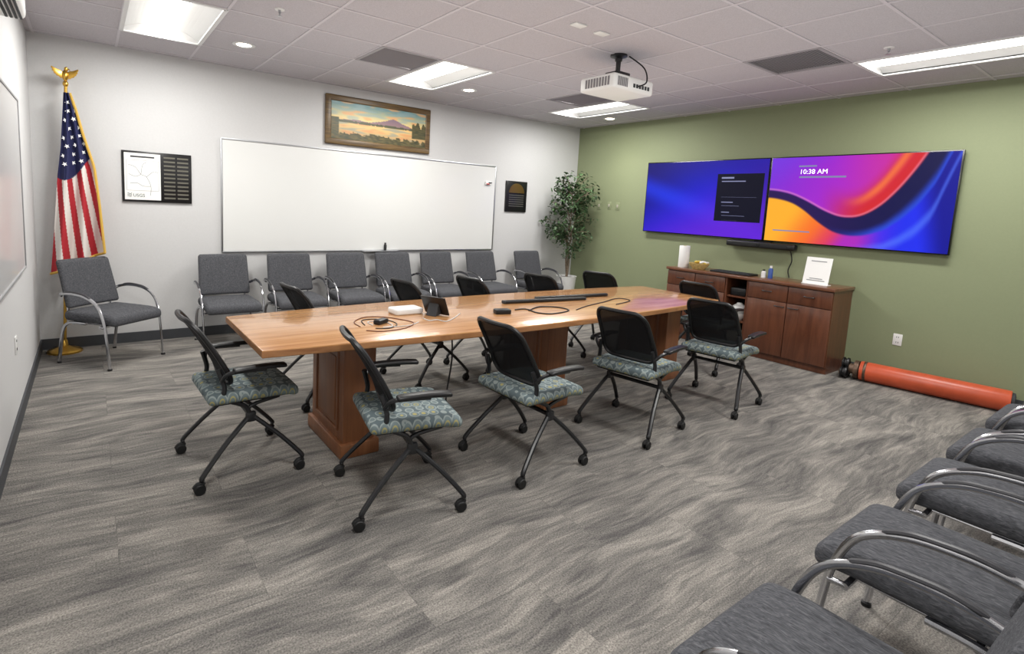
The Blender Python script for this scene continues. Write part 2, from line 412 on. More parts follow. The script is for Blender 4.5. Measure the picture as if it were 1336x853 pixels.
for lx in (3.07, .65): lamp('ceiling_lamp', lx+GP/2, 1.09+.45, .3, .8, 46, dz=-.01)  # unseen lamps out of view, added without any troffer around them
# added soft upward fill, no real fitting; stands in for bounce on the ceiling
up = lamp('ceiling_fill', 3.4, 3.2, 4.5, 4.5, 31); up.location = (3.4, 3.2, 2.0); up.rotation_euler = (math.pi, 0, 0)
cl = ['round recessed spotlight between the flag corner light and the painting', 'round recessed spotlight beyond the middle light panel, above the whiteboard', 'round recessed spotlight closest to the corner with the plant']
for (x, lab) in zip((1.557, 3.98, 6.4), cl):
    t = thing('recessed_spotlight', lab, 'spotlight', (x, 5.63, H), 'round recessed spotlights')
    MB().lathe([(.062, .001), (.062, -.004), (.085, -.008), (.095, -.004), (.095, .001)], (x, 5.63, H)).build('trim_ring', MT['white_metal'], t)
    MB().lathe([(.061, -.0035), (.05, -.006), (.001, -.007)], (x, 5.63, H)).build('lens', MT['can'], t)
    ld = bpy.data.lights.new('spot_lamp', 'SPOT'); ld.energy = 18; ld.spot_size = R(110); ld.spot_blend = .8; ld.color = (1, .93, .8); ld.shadow_soft_size = .05
    o = bpy.data.objects.new('spot_lamp', ld); col.objects.link(o); o.location = (x, 5.63, H-.02)
vl = ['grey return air grille set in the ceiling beside the middle light panel', 'grey return air grille set in the ceiling above the right screen', 'grey return air grille in the ceiling beyond the projector']
for (vx, vy), lab in zip(vents, vl):
    t = thing('ceiling_vent', lab, 'vent', (vx+GP/2, vy+GP/2, H), 'ceiling air grilles')
    f = MB()
    for sg in (-1, 1):
        f.box((vx+GP/2+sg*.285, vy+GP/2, H-.004), (.03, .59, .012)); f.box((vx+GP/2, vy+GP/2+sg*.285, H-.004), (.59, .03, .0118))
    f.build('frame', MT['vent'], t, smooth=False)
    s = MB()
    for k in range(26): s.box((vx+GP/2, vy+.045+k*.0206, H+.003), (.54, .012, .004), rot=Matrix.Rotation(R(25), 3, 'X'))
    s.build('slats', MT['vent'], t, smooth=False)
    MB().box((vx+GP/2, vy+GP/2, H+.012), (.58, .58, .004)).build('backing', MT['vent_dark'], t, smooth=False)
for (px, py, lab) in ((365, 12, 'small sprinkler head in the ceiling right of the flag corner light'), (1160, 62, 'small sprinkler head in the ceiling beside the long right light')):
    p = onz(px, py, H)
    t = thing('sprinkler', lab, 'sprinkler', (p.x, p.y, H), 'ceiling sprinklers')
    MB().lathe([(.035, .002), (.033, -.006), (.012, -.008), (.012, -.001)], p).build('escutcheon', MT['white_pl'], t)
    MB().lathe([(.009, -.006), (.009, -.03), (.004, -.032), (.004, -.045), (.017, -.046), (.017, -.049)], p, 12).build('head', MT['alu'], t)
for (px, py, lab) in ((755, 32, 'small white ceiling plate left of its twin, ahead of the projector'), (785, 43, 'small white ceiling plate right of its twin, ahead of the projector')):
    p = onz(px, py, H)
    tag(MB().box((p.x, p.y, H-.005), (.11, .07, .011), .004).build('ceiling_plate', MT['white_pl'], None, (p.x, p.y, H)), lab, 'ceiling plate', 'small ceiling plates')
# ------------------------------------------------------------------ projector
pc = Vector((4.05, 3.51, 2.575))
t = thing('ceiling_projector', 'white projector hanging from the ceiling on a black mount', 'projector', (pc.x, pc.y, H))
b = MB().box(pc, (.50, .37, .12), .022, 3).build('body', MT['white_pl'], t)
v = MB()
for k in range(9): v.box((pc.x-.2+k*.014, pc.y-.186, pc.z), (.007, .004, .07))
for k in range(9): v.box((pc.x-.251, pc.y-.13+k*.03, pc.z), (.004, .018, .07))
v.build('vent_slots', MT['vent_dark'], b, smooth=False)
pt = MB()
for k in range(6): pt.box((pc.x+.0+k*.036, pc.y-.186, pc.z-.01), (.024, .004, .03))
pt.build('port_panel', MT['ink'], b, smooth=False)
MB().lathe([(.05, 0), (.05, .03), (.042, .045), (.036, .03), (.001, .028)], (pc.x+.12, pc.y+.183, pc.z), 24, (0, 1, 0)).build('lens', MT['black'], t)
m_ = MB().cyl((pc.x, pc.y, pc.z+.1), (pc.x, pc.y, H-.004), .02).lathe([(.07, 0), (.07, -.015), (.03, -.03), (.03, -.05)], (pc.x, pc.y, H))
m_.build('mount_pole', MT['black_metal'], t)
br_ = MB().box((pc.x, pc.y, pc.z+.095), (.16, .14, .05), .008)
for a in ((.17, .12), (-.17, .12), (.17, -.12), (-.17, -.12)): br_.tube([(pc.x+a[0]*.35, pc.y+a[1]*.4, pc.z+.085), (pc.x+a[0], pc.y+a[1], pc.z+.068), (pc.x+a[0], pc.y+a[1], pc.z+.055)], .01, 6)
br_.build('bracket', MT['black_metal'], t)
MB().tube([(pc.x+.05, pc.y-.18, pc.z-.01), (pc.x+.07, pc.y-.25, pc.z+.02), (pc.x+.09, pc.y-.2, pc.z+.14), (pc.x+.06, pc.y-.06, H-.01)], .006, 6, 6).build('cable', MT['cable_black'], t)
# ------------------------------------------------------------------ screens on the green wall
TX = XR-.07
Y0, Y1, TZ0, TZ1 = 5.203, 1.81, 1.287, 2.244; YM = (Y0+Y1)/2
def scr(y0, y1, off): return lambda u, v: (TX-off, y0+(y1-y0)*u, TZ1-.012-(TZ1-TZ0-.024)*v)
def left_col(u, v):
    c = mix((26, 20, 120), (22, 30, 214), sst(0, .5, u*.5+v*.35))
    c = mix(c, (34, 62, 246), sst(.25, 0, abs(v-.35-u*.6))*.7)
    c = mix(c, (106, 34, 216), sst(.4, 1.1, u*.6+v*.7)*.9)
    return mix(c, (44, 18, 120), sst(.55, 1.1, u*.6+(1-v)*.55)*.55)
VS = [(0, .38), (.1, .40), (.2, .46), (.3, .56), (.4, .66), (.5, .70), (.6, .65), (.68, .52), (.75, .36), (.82, .14), (.88, -.08), (1, -.6)]
def vs_(u): return sum(interp(VS, u+d) for d in (-.08, -.06, -.04, -.02, 0, .02, .04, .06, .08))/9
def right_col(u, v):
    vs = vs_(u); d = v-vs
    slope = abs(vs_(u+.02)-vs_(u-.02))/.04; nd = d/math.sqrt(1+(slope*.56)**2)
    up_ = mix((132, 44, 214), (172, 40, 204), sst(0, .5, u*.8+v*.2)); up_ = mix(up_, (206, 48, 160), sst(.35, .75, u))
    up_ = mix(up_, (108, 66, 232), sst(.5, 0, u+v*.9)*.55)
    up_ = mix(up_, (214, 40, 50), sst(.36, .05, -nd)*sst(.3, .6, u))
    up_ = mix(up_, (248, 122, 62), sst(.08, 0, abs(nd+.17))*sst(.42, .64, u)*.85)
    w = .09+.11*sst(.15, .55, u)
    band = mix((40, 20, 84), (18, 18, 74), sst(.2, .8, u)); band = mix(band, (44, 84, 240), sst(.6*w, 1.0*w, nd)*sst(.35, .7, u)*.85)
    q = u+.35*(v-.6)
    lo = mix((255, 178, 48), (250, 116, 44), sst(.16, .4, q)); lo = mix(lo, (226, 62, 96), sst(.36, .54, q)); lo = mix(lo, (176, 42, 190), sst(.5, .62, q))
    lo = mix(lo, (84, 44, 236), sst(.54, .7, u)); lo = mix(lo, (34, 48, 240), sst(.62, .8, u)); lo = mix(lo, (18, 20, 150), sst(.86, 1, u-.1*v+.1))
    lo = mix(lo, (90, 130, 255), sst(.05, 0, abs(nd-w-.12))*sst(.5, .72, u)*.6)
    c = mix(up_, band, sst(-.014, .014, nd)); c = mix(c, lo, sst(w-.012, w+.016, nd))
    return mix(c, (255, 170, 200), sst(.02, 0, abs(nd+.012))*.5)
xd, yd = (0, -1, 0), (0, 0, 1)
tvl = thing('wall_screen', 'left wide wall screen glowing blue with a dark menu panel', 'screen', (XR, (Y0+YM)/2, TZ0), 'wall screens')
tvr = thing('wall_screen', 'right wide wall screen showing swirling colours and the time', 'screen', (XR, (YM+Y1)/2, TZ0), 'wall screens')
for t, a, b, cf in ((tvl, Y0, YM+.003, left_col), (tvr, YM-.003, Y1, right_col)):
    MB().box((TX+.018, (a+b)/2, (TZ0+TZ1)/2), (.034, abs(a-b), TZ1-TZ0), .004).box((XR-.02, (a+b)/2, 1.75), (.04, .5, .4), .004).build('housing', MT['screen_black'], t)
    picture('display', scr(a-.012, b+.012, .0006), 200, 112, cf, MT['pic_emit'], t)
def quad_px(x0, y0, x1, y1, off):   # a rectangle lying on the screen plane
    mb = MB(); a = onx(x0, y0, TX); b = onx(x1, y1, TX)
    mb.face([(TX-off, a.y, a.z), (TX-off, a.y, b.z), (TX-off, b.y, b.z), (TX-off, b.y, a.z)]); return mb
quad_px(937, 227, 991, 291, .0012).build('menu_panel', MT['panel_emit'], tvl, smooth=False)
for q in ((942, 231, 958, 233), (942, 236, 973, 237), (941, 257, 987, 257.6), (941, 263, 956, 264.5), (941, 268, 964, 269), (941, 276, 951, 277.5), (941, 281, 971, 282), (941, 287, 961, 288)): quad_px(*q, .0018).build('menu_text_line', MT['pale_emit'], tvl, smooth=False)
p = onx(1043, 227, TX); text('time_text', '10:38 AM', .072, (TX-.0016, p.y, p.z), xd, yd, MT['white_emit'], tvr)
for q in ((1043, 216, 1066, 217.3), (1043, 230, 1104, 231.4), (1008, 300.5, 1056, 302)): quad_px(*q, .0016).build('notice_text_line', MT['pale_emit'], tvr, smooth=False)
# video bar under the screens
a, b = onx(947, 322, XR-.1), onx(1037, 324, XR-.1); yc = (a.y+b.y)/2; zc = 1.235
t = thing('video_bar', 'black video conference bar mounted below the two screens', 'video bar', (XR, yc, zc))
w = abs(a.y-b.y)
MB().box((XR-.07, yc, zc), (.09, w, .07), .02, 3).box((XR-.013, yc, zc+.02), (.026, .2, .05)).build('housing', MT['black'], t)
MB().box((XR-.1165, yc, zc), (.006, w*.8, .045), .002).build('speaker_grille', MT['mesh'], t)
MB().lathe([(.02, 0), (.018, .006), (.001, .007)], (XR-.118, yc, zc), 16, (-1, 0, 0)).build('camera_lens', MT['screen_black'], t)
tag(MB().tube([(XR-.05, yc-w*.42, zc-.04), (XR-.03, yc-w*.44, zc-.15), (XR-.02, yc-w*.40, zc-.26), (XR-.012, yc-w*.42, .892)], .006, 6, 6).build('cable', MT['cable_black'], None, (XR-.02, yc-w*.42, .9)), 'black cable hanging from the video bar down to the sideboard', 'cable')
# wall plates
for (px, py, lab) in ((782, 268, 'leftmost small switch plate on the green wall right of plant'), (795, 268, 'middle small switch plate on the green wall right of plant'), (806, 269, 'rightmost small switch plate on the green wall beside left screen')):
    p = onx(px, py)
    t = thing('switch_plate', lab, 'switch', (XR, p.y, p.z), 'switch plates by the plant')
    MB().box((XR-.0035, p.y, p.z), (.007, .075, .115), .003).build('plate', MT['green_wall'], t)
    MB().box((XR-.01, p.y, p.z), (.01, .022, .045), .003).build('switch', MT['sand'], t)
def outlet(p, ax, lab):
    t = thing('wall_outlet', lab, 'outlet', p, 'white wall outlets')
    d = (.007, .075, .115); s = 1 if ax > 0 else -1
    MB().box((p[0]+s*.0035, p[1], p[2]), d, .003).build('plate', MT['white_pl'], t)
    q = MB()
    for dz in (.026, -.026):
        for dy in (-.008, .008): q.box((p[0]+s*.008, p[1]+dy, p[2]+dz), (.002, .004, .014))
    q.build('sockets', MT['ink'], t, smooth=False)
p = onx(1171, 443); outlet((XR, p.y, p.z), -1, 'white outlet on the green wall above the orange tube')
p = onx(20, 450, 0); outlet((0, p.y, p.z), 1, 'white outlet low on the left white wall')
# ------------------------------------------------------------------ back wall: whiteboard, pictures
wx0, wx1, wz0, wz1 = 1.547, 5.177, .903, 2.098
t = thing('whiteboard', 'long blank whiteboard mounted on the back wall above grey chairs', 'whiteboard', ((wx0+wx1)/2, YB, wz0))
MB().box(((wx0+wx1)/2, YB-.01, (wz0+wz1)/2), (wx1-wx0-.02, .02, wz1-wz0-.02)).build('writing_surface', MT['board'], t, smooth=False)
f = MB()
for z in (wz0, wz1): f.box(((wx0+wx1)/2, YB-.013, z), (wx1-wx0, .024, .018), .003)
for x in (wx0, wx1): f.box((x, YB-.013, (wz0+wz1)/2), (.018, .0238, wz1-wz0), .003)
f.build('frame', MT['alu'], t)
a = ony(474, 328, YB-.05); b = ony(520, 328, YB-.05)
MB().box(((a.x+b.x)/2, YB-.05, wz0-.004), (b.x-a.x, .07, .012), .003).build('marker_tray', MT['alu'], t)
cb = Vector(((a.x+b.x)/2+.05, YB-.055, wz0+.0025))
tag(MB().lathe([(.012, 0), (.018, .004), (.018, .07), (.012, .08), (.012, .1)], cb, 14).build('spray_bottle', MT['black'], None, cb), 'small dark bottle standing on the whiteboard marker tray', 'bottle')
p = ony(637, 239, YB-.03)
t = thing('marker_holder', 'small magnetic marker holder near the upper right of the whiteboard', 'marker holder', (p.x, YB-.021, p.z))
MB().box((p.x, YB-.0315, p.z), (.1, .022, .05), .004).build('holder', MT['white_pl'], t)
MB().cyl((p.x-.04, YB-.047, p.z-.012), (p.x+.01, YB-.047, p.z-.012), .007).build('marker', MT['red'], t)
MB().cyl((p.x+.0, YB-.047, p.z+.008), (p.x+.05, YB-.047, p.z+.008), .007).build('marker', MT['ink'], t)
# landscape painting
a = ony(425, 121, YB-.05); b = ony(563, 143, YB-.05); c2 = ony(560, 201, YB-.03); d2 = ony(425, 187, YB-.03)
px0, px1 = (a.x+d2.x)/2, (b.x+c2.x)/2; pz1 = (a.z+b.z)/2; pz0 = (c2.z+d2.z)/2
t = thing('framed_painting', 'wide landscape painting in a dark wooden frame above the whiteboard', 'painting', ((px0+px1)/2, YB, pz0))
f = MB(); fw = .07
for z, sg in ((pz0+fw/2, 1), (pz1-fw/2, -1)): f.box(((px0+px1)/2, YB-.02, z), (px1-px0, .04, fw), .012, 3)
for x in (px0+fw/2, px1-fw/2): f.box((x, YB-.02, (pz0+pz1)/2), (fw, .0398, pz1-pz0), .012, 3)
f.build('frame', MT['frame_dark'], t)
def paint(u, v):
    n = noise.noise((u*7, v*16, 1.7)); n2 = noise.noise((u*22, v*50, 5.2)); n3 = noise.noise((u*40, 3.3, .2))
    if v < .5:
        c = mix((104, 142, 148), (232, 204, 138), sst(.0, .5, v+.1*n)); c = mix(c, (222, 158, 104), sst(.12, .45, n+.15*n2)*.7); c = mix(c, (150, 168, 168), sst(.1, .4, -n)*.5)
    else:
        c = mix((222, 188, 124), (172, 140, 98), sst(.5, 1, v)); c = mix(c, (206, 140, 92), sst(.1, .4, n)*.6); c = mix(c, (126, 140, 140), sst(.05, .4, -n)*.6)
    mt = .5-.22*max(0, 1-abs(u-.63)/.26)**1.3-.06*max(0, 1-abs(u-.25)/.3)+.012*n3
    if mt < v < .52: c = mix((118, 100, 120), (156, 124, 120), (v-.25)*3)
    if .48-.03*n3 < v < .54+.02*n3: c = (84, 86, 64)
    bank = .78+.08*n3+.1*abs(u-.45)
    if v > bank+.05*n2: c = mix((58, 60, 42), (110, 98, 60), .5+n2)
    tr = .38+.15*n3
    if u > .84+.03*n3 and tr < v < .74: c = mix((62, 64, 44), (96, 88, 54), .5+n2)
    if u < .08+.03*n3 and v > .42: c = mix((60, 68, 50), (106, 92, 56), .5+n2)
    return c
picture('canvas', lambda u, v: (px0+fw*.8+(px1-px0-fw*1.6)*u, YB-.03, pz1-fw*.8-(pz1-pz0-fw*1.6)*v), 150, 60, paint, MT['pic'], t)
# plaque with map and name plates
a = ony(158, 195, YB-.02); b = ony(250, 203, YB-.02); c2 = ony(250, 266, YB-.02); d2 = ony(160, 262, YB-.02)
x0, x1, z1, z0 = (a.x+d2.x)/2, (b.x+c2.x)/2, (a.z+b.z)/2, (c2.z+d2.z)/2
t = thing('map_plaque', 'black wall plaque with a white map and rows of name plates', 'plaque', ((x0+x1)/2, YB, z0))
MB().box(((x0+x1)/2, YB-.0105, (z0+z1)/2), (x1-x0, .021, z1-z0), .004).build('backing', MT['plaque'], t)
mx0, mx1, mz0, mz1 = x0+.02, x0+(x1-x0)*.54, z0+.02, z1-.02
MB().box(((mx0+mx1)/2, YB-.0225, (mz0+mz1)/2), (mx1-mx0, .003, mz1-mz0)).build('map_sheet', MT['paper'], t, smooth=False)
mm = MB(); hh = mz1-mz0; ww = mx1-mx0
for k, pts in enumerate(([(.1, .75), (.3, .7), (.45, .55), (.6, .5), (.72, .3), (.7, .1)], [(.45, .55), (.5, .75), (.62, .82)], [(.12, .55), (.3, .5), (.45, .55)], [(.6, .5), (.8, .62), (.92, .6)], [(.15, .35), (.35, .36), (.5, .3), (.72, .3)])):
    mm.tube([(mx0+ww*q[0], YB-.0245, mz0+hh*q[1]) for q in pts], .0018, 4, 4)
mm.tube([(mx0+ww*.06, YB-.0245, mz0+hh*.2), (mx0+ww*.94, YB-.0245, mz0+hh*.2), (mx0+ww*.94, YB-.0245, mz0+hh*.85), (mx0+ww*.06, YB-.0245, mz0+hh*.85)], .0014, 4, closed=True)
mm.build('map_drawing', MT['greytext'], t)
MB().box((mx0+ww*.5, YB-.0245, mz0+hh*.925), (ww*.66, .002, .014)).build('map_title', MT['ink'], t, smooth=False)
text('agency_logo', 'USGS', .042, (mx0+ww*.22, YB-.0255, mz0+hh*.065), (1, 0, 0), (0, 0, 1), MT['green_ink'], t)
lw = MB()
for k in range(3): lw.tube([(mx0+ww*(.07+.02*q), YB-.0253, mz0+hh*(.07+.03*k)+.005*math.sin(q*1.3)) for q in range(7)], .002, 4)
lw.build('logo_waves', MT['green_ink'], t)
pl = MB()
wz = (x1-.02-mx1-.02)
for cI in range(2):
    for r in range(11): pl.box((mx1+.02+wz*(.25+.5*cI), YB-.0225, z1-.045-(z1-z0-.09)*r/10), (wz*.42, .003, .016))
pl.build('name_plates', MT['plate'], t, smooth=False)
# small plaque
a = ony(661, 235, YB-.02); b = ony(688, 238, YB-.02); c2 = ony(686, 277, YB-.02)
x0, x1, z1, z0 = a.x, (b.x+c2.x)/2, (a.z+b.z)/2, c2.z
t = thing('small_plaque', 'small black plaque with a gold half dome right of the whiteboard', 'plaque', ((x0+x1)/2, YB, z0))
MB().box(((x0+x1)/2, YB-.0105, (z0+z1)/2), (x1-x0, .021, z1-z0), .004).build('backing', MT['plaque'], t)
cx, cz, rr = (x0+x1)/2, z0+(z1-z0)*.62, (x1-x0)*.36
MB().prism([(cx+rr*math.cos(math.pi*k/16), YB-.022, cz+rr*.95*math.sin(math.pi*k/16)) for k in range(17)], (0, -.004, 0)).build('gold_emblem', MT['gold'], t)
q = MB()
for k in range(6): q.box((cx, YB-.0225, cz-.035-k*.032), ((x1-x0)*.7, .003, .012))
q.build('name_plates', MT['plate'], t, smooth=False)
# ------------------------------------------------------------------ left wall: board, air unit
t = thing('wall_board', 'pale board on the left wall at the picture edge', 'whiteboard', (0, 4.4, .93))
MB().box((.01, 4.4, 1.515), (.02, 1.84, 1.15)).build('writing_surface', MT['gloss_board'], t, smooth=False)
f = MB()
for z in (.935, 2.095): f.box((.013, 4.4, z), (.026, 1.9, .016), .003)
for y in (3.46, 5.34): f.box((.013, y, 1.515), (.0258, .016, 1.16), .003)
f.build('frame', MT['board_edge'], t)
t = thing('air_unit', 'white wall unit high on the left wall by the ceiling', 'wall unit', (0, 4.25, 2.47))
MB().box((.0675, 4.25, 2.6), (.135, .76, .25), .03, 3).build('housing', MT['white_pl'], t)
s = MB()
for k in range(4): s.box((.05+k*.022, 4.25, 2.473), (.012, .66, .008))
s.build('louvre', MT['ink'], t, smooth=False)
# ------------------------------------------------------------------ flag
fx, fy = .18, 6.48
t = thing('flag_on_stand', 'tall flag of stars and stripes on a gold stand in the corner', 'flag', (fx, fy, 0))
MB().lathe([(.135, 0), (.135, .014), (.12, .026), (.06, .045), (.03, .06), (.022, .11), (.018, .115)], (fx, fy, 0), 28).build('base', MT['gold'], t)
def lean(p): return (p[0]+.085*(p[2]/2.4), p[1], p[2])
MB().tube([lean((fx, fy, .1)), lean((fx, fy, 2.40))], .0125, 14).build('pole', MT['gold'], t)
tx_ = lean((fx, fy, 2.4))[0]
e0 = Vector((tx_, fy, 2.39))
k8 = .9
def ez(prof): return [(r*k8, z*k8) for r, z in prof]
e = MB().lathe(ez([(.012, 0), (.022, .012), (.025, .028), (.018, .048), (.01, .058)]), e0, 16)
e.lathe(ez([(.004, .05), (.018, .065), (.03, .1), (.026, .135), (.013, .155)]), e0, 14)
e.lathe(ez([(.011, .148), (.018, .165), (.014, .182), (.002, .19)]), e0+Vector((.008, -.004, 0)), 12).tube([e0+Vector(v)*k8 for v in ((.022, -.006, .17), (.036, -.008, .164), (.038, -.008, .154))], [.007, .005, .001], 6)
fi = e.build('eagle_finial', MT['gold'], t)
for sg in (-1, 1):
    pts = [(.008, .085), (.012, .13), (.035, .15), (.07, .158), (.112, .178), (.118, .165), (.106, .15), (.11, .138), (.095, .126), (.096, .114), (.078, .106), (.076, .094), (.055, .09), (.04, .075)]
    MB().prism([(tx_+sg*q[0]*k8*.92, fy+.006-.02*q[0]/.1, 2.39+q[1]*k8) for q in pts], (0, -.012, 0), .003).build('wing', MT['gold'], fi)
LE = [(0, -.014), (.3, -.03), (.45, -.05), (.75, -.07), (1, -.09)]; RE = [(0, .03), (.1, .075), (.25, .13), (.45, .215), (.7, .26), (1, .305)]
def flagP(s, v, n=0):
    le, re = interp(LE, v), interp(RE, v)
    z = 2.335-(1.60-.19*s)*v
    x = lean((fx, 0, z))[0]+le+(re-le)*s-.01*v
    y = fy-.05+(.04*v+.014)*math.sin(s*15+v*2.0)-.02*math.sin(s*5+1)*v - n
    if s < .2: y -= .01
    return (x, y, z)
def flagC(s, v):
    if v < .44+.05*math.sin(s*4+.5): return (30, 34, 78)
    k = s*1.0+(1-v)*.5*(1-.2*s)
    return (172, 34, 46) if int(math.floor(k*8.0)) % 2 == 0 else (222, 216, 210)
picture('cloth', flagP, 90, 220, flagC, MT['cloth'], t)
for j in range(8):
    for i in range(4):
        v = .055+j*.049
        wid = interp(RE, v)-interp(LE, v); n_ = int(max(1, round(wid/.062)))
        s = (i+.5+(.25 if j % 2 else -.1))/n_
        if s > .93 or i >= n_: continue
        c0 = Vector(flagP(s, v, .008)); pts = []
        for k in range(10):
            rr = .021 if k % 2 == 0 else .0088; a = math.pi/2+math.pi*k/5+.5; pts.append((c0.x+rr*math.cos(a), c0.y, c0.z+rr*math.sin(a)))
        MB().face(pts).build('star', MT['paper'], t, smooth=False)
fr = MB().tube([flagP(1, k/30, .002) for k in range(31)], .012, 6).tube([flagP(k/30, 1, .002) for k in range(31)], .012, 6)
fr.build('fringe', MT['fringe'], t)
# ------------------------------------------------------------------ corner plant
pp = Vector((6.33, 6.2, 0))
t = thing('potted_ficus', 'leafy ficus tree in a tall white pot in the corner', 'plant', pp)
MB().lathe([(.1, 0), (.105, .02), (.15, .5), (.158, .53), (.148, .53), (.14, .5), (.001, .495)], pp, 28).build('pot', MT['white_pl'], t)
MB().lathe([(.001, .5), (.139, .503), (.001, .512)], pp, 20).build('soil', MT['soil'], t)
tr = MB(); random.seed(3)
tips = []
tr.tube([pp+Vector((0, 0, .48)), pp+Vector((.03, .01, .8)), pp+Vector((-.02, .02, 1.1)), pp+Vector((.02, 0, 1.4)), pp+Vector((0, 0, 1.9))], [.02]*6+[.016]*6+[.012]*6+[.006]*8, 8, 6)
tr.tube([pp+Vector((.03, .02, .48)), pp+Vector((-.03, .0, .85)), pp+Vector((.04, -.01, 1.15)), pp+Vector((-.05, 0, 1.5))], [.014]*6+[.011]*6+[.007]*8, 8, 6)
for k in range(52):
    z = random.uniform(.92, 1.97); a = random.uniform(0, 6.28); l = random.uniform(.15, .44)*(1.0 if 1.15 < z < 1.85 else .7)
    b0 = pp+Vector((0, 0, z-.1)); e1 = pp+Vector((math.cos(a)*l, math.sin(a)*l*.9, z+random.uniform(-.02, .2)))
    tr.tube([b0, b0.lerp(e1, .5)+Vector((0, 0, .04)), e1], .004, 5, 4); tips.append((b0, e1))
tr.build('trunk', MT['bark'], t)
lf = MB()
for b0, e1 in tips:
    for k in range(34):
        q = random.uniform(.25, 1.05); c0 = b0.lerp(e1, q)+Vector((random.gauss(0, .045), random.gauss(0, .045), random.gauss(0, .05)))
        c0.x = min(c0.x, XR-.09); c0.y = min(c0.y, YB-.09)
        dr = Vector((random.gauss(0, 1), random.gauss(0, 1), random.gauss(-.5, .6))).normalized(); sd = dr.cross(Vector((random.gauss(0, .4), random.gauss(0, .4), 1))).normalized(); L_ = random.uniform(.05, .085); w = L_*.24; nn = sd.cross(dr)*.006
        lf.face([c0, c0+dr*L_*.35+sd*w+nn, c0+dr*L_*.7+sd*w*.8+nn, c0+dr*L_, c0+dr*L_*.7-sd*w*.8+nn, c0+dr*L_*.35-sd*w+nn])
lf.build('foliage', MT['leaf'], t, smooth=False, recalc=False)
# ------------------------------------------------------------------ conference table
TXA, TXB, TYC, TH = 1.08, 5.2, 3.51, .76
def halfw(x): q = (x-(TXA+TXB)/2)/((TXB-TXA)/2); return .44+.12*(1-q*q)
t = thing('conference_table', 'long boat-shaped honey wood conference table on panelled pedestals', 'table', ((TXA+TXB)/2, TYC, 0))
n = 28; xs = [TXA+(TXB-TXA)*k/n for k in range(n+1)]
out = [(x, TYC-halfw(x), TH-.042) for x in xs]+[(x, TYC+halfw(x), TH-.042) for x in reversed(xs)]
MB().prism(out, (0, 0, .042), .006, 2).build('tabletop', MT['table'], t)
eb = MB()
ring = [(x, TYC-halfw(x)-.0015) for x in xs]+[(x, TYC+halfw(x)+.0015) for x in reversed(xs)]
ring = [(x+(-.0015 if x < TXA+.001 else .0015 if x > TXB-.001 else 0), y) for x, y in ring]
for (x0, y0), (x1, y1) in zip(ring, ring[1:]+ring[:1]): eb.face([(x0, y0, TH-.036), (x1, y1, TH-.036), (x1, y1, TH-.007), (x0, y0, TH-.007)])
eb.build('edge_band', MT['table_edge'], t, ang=60)
for xc in (1.68, 3.3, 4.78):
    wx, wy = .2, .54
    m_ = MB().box((xc, TYC, .375), (wx, wy, .66), .004).box((xc, TYC, .045), (wx+.05, wy+.05, .09), .01).box((xc, TYC, TH-.067), (wx+.06, wy+.06, .05), .008)
    for sg in (-1, 1):
        X = xc+sg*wx/2
        for yy in (-.18, .18): m_.box((X, TYC+yy, .39), (.022, .022, .48), .007)
        for zz in (.15, .63): m_.box((X, TYC, zz), (.0218, .38, .022), .007)
        m_.box((X, TYC, .39), (.014, .29, .4), .006)
    m_.build('pedestal', MT['pedestal'], t)
